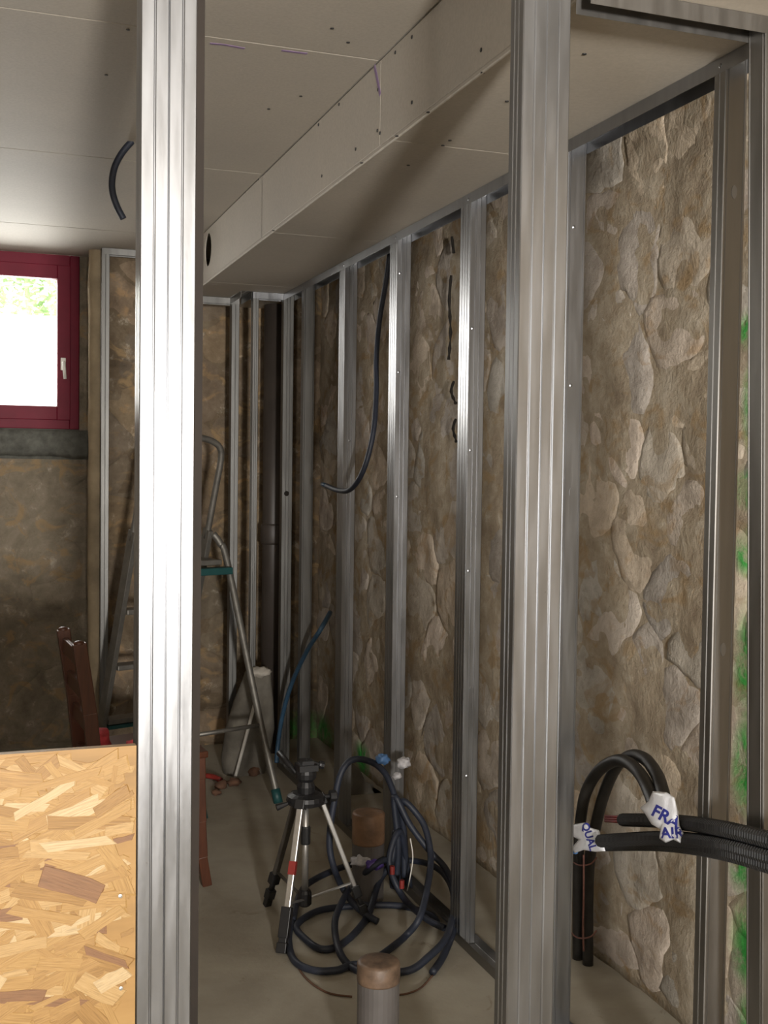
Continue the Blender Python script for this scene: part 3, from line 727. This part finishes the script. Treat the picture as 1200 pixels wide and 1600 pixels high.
for k, (x, y, s_, lab) in enumerate(((346,1226,.03,'small dark lump on the floor right of the red stick'), (338,1238,.022,'dark scrap on the floor in front of the red stick'), (366,1222,.03,'rust brown lump at the foot of the white rod'), (395,1205,.035,'rust brown lump at the base of the grey sack'))):
    p = at(x, y, 2, s_*.5); lump(p, s_, s_, s_*.6, k, .5, 10, 6).build('rubble', M['rust'], label=lab, cat='rubble', smooth=True)

# ------------------------------------------------------------------ tripod
tp = empty('camera_tripod', (.965, 3.325, 0), 'small silver camera tripod with black head, standing beside the cable coil', 'tripod')
top = Vector((.96, 3.32, .40))
feet = [Vector((.893, 3.521, 0)), Vector((.845, 3.155, 0)), Vector((1.157, 3.299, 0))]
for k, f in enumerate(feet):
    d = (f-top); d.z = 0; d.normalize(); a = top + d*.045 - Zv*.005; ax = (f-a)
    mat = M['shaded_alu'] if k == 0 else M['alu']  # rear-left leg is on the shadow side; its shade is painted as darker metal
    j = a + ax*.72
    side = d.cross(Zv)
    leg = MB().bar(a, j, .020, .015, side).build('leg', mat, tp, bevel=.003)
    mb = MB()
    if k == 1: mb.bar(a+ax*.70, a+ax*.90, .030, .026, side); mb.bar(a+ax*.89, a+ax*.94, .024, .02, side); mb.bar(a+ax*.93, f+Zv*.001, .030, .026, side)
    else: mb.bar(a+ax*.70, a+ax*.79, .030, .026, side); mb.bar(a+ax*.78, a+ax*.86, .016, .012, side); mb.bar(a+ax*.85, a+ax*.93, .028, .024, side); mb.bar(a+ax*.92, f+Zv*.001, .022, .020, side)
    mb.build('leg_lock', M['black'], leg, bevel=.002)
    mb = MB(); mb.bar(a-ax*.02, a+ax*.05, .032, .03, side); mb.build('hinge', M['black'], leg, bevel=.003)
    if k == 1: mb = MB(); mb.bar(a+ax*.40, a+ax*.49, .0212, .0162, side); mb.build('red_band', M['red'], leg)
    mb = MB(); b0 = Vector((top.x, top.y, .085)); mb.bar(b0, a+ax*.68, .010, .004, side); mb.build('brace', M['alu'] if k != 0 else M['shaded_alu'], tp)
mb = MB(); mb.lathe(top, [(.030, -.03), (.056, -.02), (.060, -.008), (.057, .004), (.040, .012), (.02, .014)], 20); mb.build('crown', M['black'], tp, smooth=False)
mb = MB(); mb.lathe(top+Zv*.013, [(.022, 0), (.022, .004), (.012, .007)], 16); mb.build('lock_ring', M['alu'], tp, smooth=True)
mb = MB(); mb.tube([Vector((top.x, top.y, .08)), top], .010, 12); mb.build('centre_column', M['alu'], tp, smooth=True)
mb = MB(); mb.lathe((top.x, top.y, .255), [(.014, 0), (.015, .005), (.015, .05), (.013, .055)], 12); mb.build('column_collar', M['black'], tp)
mb = MB(); mb.lathe((top.x, top.y, .065), [(.014, 0), (.021, .006), (.021, .04), (.016, .05)], 14); mb.build('column_end', M['black'], tp)
mb = MB(); mb.lathe(top+Zv*.012, [(.026, 0), (.028, .02), (.022, .035), (.030, .045), (.032, .06), (.028, .072)], 16); mb.box(top+Vector((-.028,-.03,.082)), top+Vector((.03,.03,.10))); mb.box(top+Vector((-.018,-.022,.10)), top+Vector((.018,.022,.112)))
hd = mb.build('pan_head', M['black'], tp)
mb = MB(); h0 = top+Vector((-.02,0,.06)); h1 = at(436, 1176, 1, 3.42); mb.tube([h0, h0+(h1-h0)*.4, h0+(h1-h0)*.45, h1], .006, 8, radii=[.005,.005,.009,.010]); mb.build('pan_handle', M['black'], tp, smooth=True)
mb = MB(); k0 = at(522, 1243, 1, 3.3); mb.lathe(k0 - Vector((.03,0,0)), [(.006, 0), (.006, .014), (.017, .016), (.018, .034), (.012, .038)], 12, (1,0,0)); mb.build('side_knob', M['black'], tp)
mb = MB(); k0 = at(448, 1256, 1, 3.28); mb.tube([top+Vector((-.05,-.01,-.01)), k0, at(432, 1262, 1, 3.28)], .008, 8, radii=[.005,.006,.011]); mb.build('crank', M['black'], tp)
mb = MB(); mb.tube([h0+Vector((.02,0,.05)), h0+Vector((.06,0,.035))], .006, 8); mb.lathe(h0+Vector((.06,0,.035)), [(.010,0),(.012,.005),(.012,.015)], 10, (1,0,-.3)); mb.build('tilt_knob', M['black'], tp)

# ------------------------------------------------------------------ cables
def px_path(pts):
    out = []
    for p in pts:
        x, y, kind = p[0], p[1], p[2]
        out.append(at(x, y, 2, .0125 if kind is None else .0125+kind[1]) if (kind is None or kind[0] == 'z') else at(x, y, 1, kind[1]))
    return out
coil = empty('cable_coil', (1.18, 3.35, 0), 'tangle of thick dark navy conduit loops tied at the stud, lying around the tripod', 'cable')
Y = lambda v: ('y', v)
Zz = lambda v: ('z', v)
loops = [
 [(622,1385,Y(3.52)),(618,1300,Y(3.5)),(612,1345,Y(3.47)),(592,1378,Y(3.44)),(577,1426,None),(556,1456,None),(529,1478,None),(502,1483,None),(478,1468,None),(463,1447,None),(490,1426,None),(526,1418,None),(592,1414,None),(640,1418,None),(688,1438,None),(708,1453,None)],
 [(457,1435,None),(451,1468,None),(460,1501,None),(490,1516,None),(526,1516,None),(556,1507,None),(598,1518,None),(640,1516,None),(670,1495,Zz(.02)),(697,1465,Zz(.04)),(709,1420,Zz(.045)),(704,1382,Zz(.03)),(682,1356,Zz(.03)),(646,1345,Zz(.02)),(600,1347,Zz(.02)),(545,1352,Zz(.02)),(490,1375,Zz(.02)),(468,1398,None),(457,1440,None)],
 [(632,1370,Y(3.50)),(628,1290,Y(3.5)),(610,1225,Y(3.49)),(592,1198,Y(3.48)),(568,1187,Y(3.46)),(547,1189,Y(3.45)),(532,1210,Y(3.44)),(523,1249,Y(3.44)),(517,1285,Y(3.44)),(515,1324,Y(3.44)),(523,1360,Y(3.44)),(538,1392,Zz(.02)),(560,1420,Zz(.02)),(590,1440,None)],
 [(618,1388,Y(3.5)),(622,1320,Y(3.48)),(616,1245,Y(3.48)),(640,1288,Y(3.44)),(670,1328,Y(3.40)),(698,1360,Y(3.36)),(712,1405,Zz(.05)),(709,1450,Zz(.02)),(693,1493,Zz(.0)),(676,1519,None)],
 [(636,1380,Y(3.52)),(632,1310,Y(3.5)),(628,1252,Y(3.48)),(656,1278,Y(3.44)),(668,1306,Y(3.40)),(673,1345,Y(3.34)),(667,1390,Zz(.10)),(655,1435,Zz(.05)),(634,1462,None),(610,1482,None),(585,1500,None)],
 [(614,1385,Y(3.49)),(606,1345,Y(3.44)),(580,1356,Y(3.42)),(550,1384,Zz(.03)),(532,1414,Zz(.02)),(523,1444,Zz(.02)),(529,1483,Zz(.02)),(544,1507,None),(566,1520,None),(590,1528,None)],
 [(640,1386,Y(3.52)),(626,1300,Y(3.47)),(608,1345,Y(3.43)),(628,1399,Zz(.02)),(664,1434,Zz(.02)),(694,1450,Zz(.02))],
]
for lp in loops: MB().tube(spline(px_path(lp), 7), .0105, 10).build('conduit', M['navy'], coil, smooth=True)
for pts in ([(676,1519,None),(655,1540,None),(625,1549,None),(600,1545,None)], [(452,1480,None),(475,1520,None),(510,1545,None),(550,1552,None)]):
    MB().tube(spline([p-Zv*.009 for p in px_path(pts)], 6), .0028, 6).build('pull_wire', M['rust'], coil, smooth=True)
MB().tube(spline(px_path([(641,1310,Y(3.42)),(645,1340,Y(3.42)),(640,1375,Y(3.42)),(636,1392,Y(3.43))]), 6), .002, 6).build('wire', M['white_plastic'], coil, smooth=True)
for x, y in ((613,1360),(628,1382)):
    p = at(x, y, 1, 3.40); MB().tube([p-Zv*.012, p+Zv*.014], .008, 8).build('red_wire_end', M['red'], coil)
def scrap(name, c, r, seed, mat, label, cat):
    lump(c, r*1.1, r, r*.8, seed, .38, 18, 12).build(name, M[mat], label=label, cat=cat, smooth=True)
scrap('tape_scrap', at(598,1186,1,3.46), .020, 2, 'blue_tape', 'light blue plastic scrap on top of the navy conduit loops, left of the stud', 'scrap')
scrap('bag_scrap', at(631,1192,1,3.5), .022, 6, 'bag_torn', 'torn white plastic scrap right of the stud above the navy conduit bundle', 'scrap')
scrap('bag_scrap', at(621,1212,1,3.46), .014, 9, 'bag_torn', 'tiny white plastic scrap in front of the stud where the conduits meet', 'scrap')

# capped pipes rising from the floor
def capped_pipe(c, r, h, band, label, bandmat, capmat):
    e = empty('floor_pipe', c, label, 'pipe')
    MB().lathe(c, [(r, 0), (r, h-.004), (r*.94, h-.004)], 28).build('pipe', M['pvc'], e, smooth=False)
    b = MB().lathe(Vector(c)+Zv*(h-band), [(r+.0008, 0), (r+.0015, .004), (r+.0012, band-.006), (r-.002, band-.001), (r*.8, band), (r*.3, band+.003)], 28).build('cap', M[bandmat], e, smooth=True)
    return e
capped_pipe((.858, 2.372, 0), .047, .30, .045, 'grey upright pipe with brown taped cap, nearest at the bottom of the picture', 'tape_pale', 'tape')
_rp = at(576, 1268, 2, .285); capped_pipe((_rp.x, _rp.y, 0), .052, .285, .10, 'upright pipe wrapped in brown tape, between the tripod and the navy conduits', 'tape', 'tape')
r = empty('conduit_stub', (1.255, 3.50, 0), 'short black conduit stubs beside the brown taped pipe', 'conduit')
for x, y in ((581,1296),(593,1292)):
    p = at(x, y, 1, 3.50); pts = [Vector((p.x, p.y, .0+.0)), Vector((p.x, p.y, p.z))]
    MB().tube(pts, .011, 10).build('stub', M['black'], r, smooth=True)
rr = empty('bag_rag', at(575, 1345, 1, 3.46), 'crumpled white plastic with violet print at the foot of the brown taped pipe', 'rag')
lump(at(570, 1342, 1, 3.46), .045, .03, .022, 4, .45, 18, 10).build('film', M['bag_torn'], rr, smooth=True)
lump(at(584, 1350, 1, 3.43), .026, .018, .016, 7, .6, 14, 8).build('printed_corner', M['purple_ink'], rr, smooth=True)
# plasterboard offcut standing behind the rear pipe
o3 = [at(x, y, 1, 4.62) for x, y in ((540,1266),(541,1205),(550,1192),(562,1202),(572,1222),(584,1228),(592,1248),(596,1268))]
for q in (0, -1): o3[q].z = 0.0
for q in o3: q.x = max(q.x, 1.408)
mb = MB(); n = len(o3); mb.add(o3 + [p+Vector((0,.0125,0)) for p in o3], [tuple(range(n)), tuple(range(2*n-1, n-1, -1))] + [(i, (i+1)%n, n+(i+1)%n, n+i) for i in range(n)])
dz = min(p.z for p in o3)
mb.build('board_offcut', M['sack'], label='jagged grey board offcut behind the brown taped pipe', cat='board')

# hanging and protruding cables
pts = [at(609,396,0,1.44), at(603,440,0,1.435), at(593,500,0,1.43), at(588,560,0,1.41), at(588,610,0,1.39), at(584,670,0,1.36), at(573,720,0,1.335), at(560,750,0,1.32), at(545,766,0,1.31), at(528,766,0,1.31), at(510,759,0,1.31)]
hc = empty('hanging_cable', pts[0], 'thick dark cable hanging from the ceiling track in a long hook', 'cable')
MB().tube(spline(pts, 7), .0098, 10).build('sheath', M['navy'], hc, smooth=True)
MB().tube([pts[-1], pts[-1]+(pts[-1]-pts[-2])*.35], .0085, 10).build('cut_end', M['blue_hose'], hc, smooth=True)
pts = [at(x, y, 1, 3.741) for x, y in ((207,216),(205,222),(190,240),(179,262),(175,285),(177,305),(184,325),(193,342))]; pts[0].z = CEIL+.002
MB().tube(spline(pts, 7), .0105, 10).build('ceiling_cable', M['navy'], smooth=True, label='short dark cable end curling down from the ceiling, left of the bright stud', cat='cable')
pts = [at(516,957,0,1.42), at(500,985,0,1.345), at(478,1020,0,1.335), at(455,1070,0,1.33), at(441,1120,0,1.32), at(434,1165,0,1.31), at(432,1192,0,1.30)]; 
MB().tube(spline(pts, 7), .010, 10).build('blue_hose', M['blue_hose'], smooth=True, label='slender blue hose arching in front of the far right wall studs', cat='hose')

# ------------------------------------------------------------------ black conduits at the right wall
ar = empty('conduit_arch', (1.63, 2.80, 0), 'pair of black tubes rising at the stone wall and bending over in an arch', 'conduit')
A1 = [at(903,1488,0,1.640), at(903,1400,0,1.625), at(904,1340,0,1.60), at(907,1285,0,1.58), at(915,1240,0,1.56), at(934,1206,0,1.55), at(960,1189,0,1.54), at(982,1192,0,1.53), at(1002,1212,0,1.49), at(1016,1240,0,1.45), at(1026,1270,0,1.42)]
A2 = [at(919,1490,0,1.648), at(919,1400,0,1.635), at(922,1340,0,1.61), at(932,1285,0,1.60), at(944,1240,0,1.595), at(962,1200,0,1.59), at(985,1181,0,1.58), at(1008,1186,0,1.55), at(1026,1210,0,1.51), at(1036,1240,0,1.46), at(1042,1270,0,1.43)]
for a in (A1, A2):
    a[0].z = 0
    MB().tube(spline(a, 7), .0155, 12).build('tube', M['black_dusty'], ar, smooth=True)
MB().tube(spline([at(912,1336,0,1.57), at(912,1400,0,1.60), at(911,1450,0,1.61), at(912,1486,0,1.615)], 5), .0028, 6).build('cord', M['cord'], ar, smooth=True)
for y in (1345, 1459):
    MB().tube(spline([at(889,y-6,0,1.60), at(900,y+5,0,1.585), at(912,y+7,0,1.58), at(924,y+4,0,1.59), at(932,y-5,0,1.61)], 5), .0022, 6).build('tie', M['cord'], ar, smooth=True)
def corrugated(path, r, name, parent, mat):
    pts = spline(path, 10); out = []; acc = 0
    dense = []
    for a, b in zip(pts[:-1], pts[1:]):
        n = max(1, int(round((b-a).length/.002))); dense += [a+(b-a)*(i/n) for i in range(n)]
    rad = [r*(1+.08*(1 if (i//2) % 2 else -1)) for i in range(len(dense))]
    return MB().tube(dense, r, 10, radii=rad).build(name, M[mat], parent, smooth=False)
def path_conduit(a, b, c, d, x0):
    return [at(*a, 0, x0), at(*b, 0, x0-.05), at(*c, 0, 1.325), at(*d, 1, 1.62), at(*d, 1, 1.62)+Vector((-.02,-.35,.05))]
cb = empty('corrugated_conduit', at(1000,1283,0,1.48), 'upper black corrugated conduit with red wire ends, crossing in front of the right studs', 'conduit')
p_up = path_conduit((972,1281), (1040,1283), (1112,1292), (1200,1312), 1.49); corrugated(p_up, .0145, 'corrugated_tube', cb, 'black')
for k, dz in enumerate((-.006, 0, .006)):
    MB().tube([at(946,1279,0,1.50)+Zv*dz, at(978,1281,0,1.49)+Zv*dz], .0036, 8).build('red_wire', M['red'], cb, smooth=True)
for k, (dy, lab) in enumerate(((1312, 'lower black corrugated conduit starting at the white bag, crossing the right studs'),)):
    cb2 = empty('corrugated_conduit', at(1000,dy,0,1.47), lab, 'conduit')
    corrugated(path_conduit((938,1314), (1030,1310), (1112,1318), (1200,1339), 1.485), .0150, 'corrugated_tube', cb2, 'black')
cb3 = empty('corrugated_conduit', at(1060,1326,0,1.45), 'black corrugated conduit lying just beneath the lower one of the right wall pair', 'conduit')
corrugated(path_conduit((938,1321), (1030,1320), (1112,1329), (1200,1352), 1.515), .0135, 'corrugated_tube', cb3, 'black')

def printed_bag(name, verts_px, depth_x, bulge, texts, label, seed):
    "crumpled bag: outline in the wall-parallel plane, domed towards the room, with printed letters laid on the film"
    e = empty(name, at(*verts_px[0], 0, depth_x), label, 'bag')
    out = [at(x, y, 0, depth_x) for x, y in verts_px]; n0 = len(out)
    c = sum(out, Vector())/n0
    dense = []
    for i in range(n0):
        a, b = out[i], out[(i+1) % n0]
        for k in range(3): dense.append(a+(b-a)*(k/3))
    n = len(dense); mb = MB(); rings = ((1, 0), (.93, .45), (.75, .8), (.5, 1.0), (.22, 1.05))
    tov = (CAM-c).normalized()
    for sgn in (1, -1):
        for f, h in rings:
            if sgn < 0 and f == 1: continue
            for p in dense:
                q = c+(p-c)*f; nz = .25*bulge*noise.noise(Vector((q.y*45+seed, q.z*45, sgn)))*(0 if f == 1 else 1)
                mb.v.append(q + tov*(sgn*(h*bulge*(1 if sgn > 0 else .7)) + nz))
    R = 5
    for r_ in range(R-1):
        for i in range(n): mb.f.append((r_*n+i, r_*n+(i+1)%n, (r_+1)*n+(i+1)%n, (r_+1)*n+i))
    mb.f.append(tuple((R-1)*n+i for i in range(n)))
    base = R*n
    for i in range(n): mb.f.append((i, (i+1)%n, base+(i+1)%n, base+i))
    for r_ in range(R-2):
        for i in range(n): mb.f.append((base+r_*n+i, base+r_*n+(i+1)%n, base+(r_+1)*n+(i+1)%n, base+(r_+1)*n+i))
    mb.f.append(tuple(base+(R-2)*n+i for i in range(n-1, -1, -1)))
    bvh = BVHTree.FromPolygons([Vector(v) for v in mb.v], mb.f)
    mb.build('film', M['bag'], e, smooth=True)
    for txt, (px_, py_), size, ang in texts:
        cu = bpy.data.curves.new('lettering', 'FONT'); cu.body = txt; cu.size = size; cu.align_x = 'CENTER'; cu.align_y = 'CENTER'; cu.offset = size*.03; cu.resolution_u = 3
        to = bpy.data.objects.new('lettering', cu); C.objects.link(to); dg = bpy.context.evaluated_depsgraph_get()
        me = bpy.data.meshes.new_from_object(to.evaluated_get(dg)); bpy.data.objects.remove(to)
        bm = bmesh.new(); bm.from_mesh(me); bmesh.ops.triangulate(bm, faces=bm.faces[:]); bmesh.ops.subdivide_edges(bm, edges=bm.edges[:], cuts=1)
        ctr = at(px_, py_, 0, depth_x); X = Vector((0,-1,0))*1.0; X = (X - tov*X.dot(tov)).normalized(); Yv = tov.cross(X).normalized()
        if Yv.z < 0: Yv = -Yv
        ca, sa = cos(ang), sin(ang)
        for v in bm.verts:
            u_, v_ = v.co.x*ca - v.co.y*sa, v.co.x*sa + v.co.y*ca
            q = ctr + X*u_ + Yv*v_; hit = bvh.ray_cast(q + tov*.2, -tov)
            v.co = (hit[0] if hit[0] is not None else q + tov*bulge*.2) + tov*.0012 - WL[e.name]
        bm.to_mesh(me); bm.free(); me.materials.clear(); me.materials.append(M['blue_ink'])
        o = bpy.data.objects.new('lettering', me); C.objects.link(o); o.parent = e
    return e
printed_bag('plastic_bag', [(1000,1262),(1013,1252),(1020,1236),(1042,1238),(1054,1246),(1060,1268),(1062,1290),(1068,1302),(1064,1318),(1052,1312),(1040,1317),(1030,1310),(1032,1296),(1018,1288),(1008,1272)], 1.36, .020,
            [('FRA', (1040,1277), .034, -.05), ('AIR', (1050,1302), .030, .5)], 'white plastic bag with blue letters wrapped over the arch tube ends', 1)
printed_bag('plastic_bag', [(882,1290),(896,1288),(914,1285),(922,1293),(936,1297),(941,1312),(946,1330),(930,1331),(912,1328),(898,1333),(892,1326),(904,1312),(890,1304)], 1.49, .016,
            [('QUAL', (920,1307), .026, -.75)], 'white plastic bag with blue letters tied around the upright black tubes', 5)
lump(at(897,1327,0,1.50), .010, .014, .010, 3, .5).build('tape_scrap', M['blue_tape'], label='light blue scrap under the white bag on the upright black tubes', cat='scrap', smooth=True)
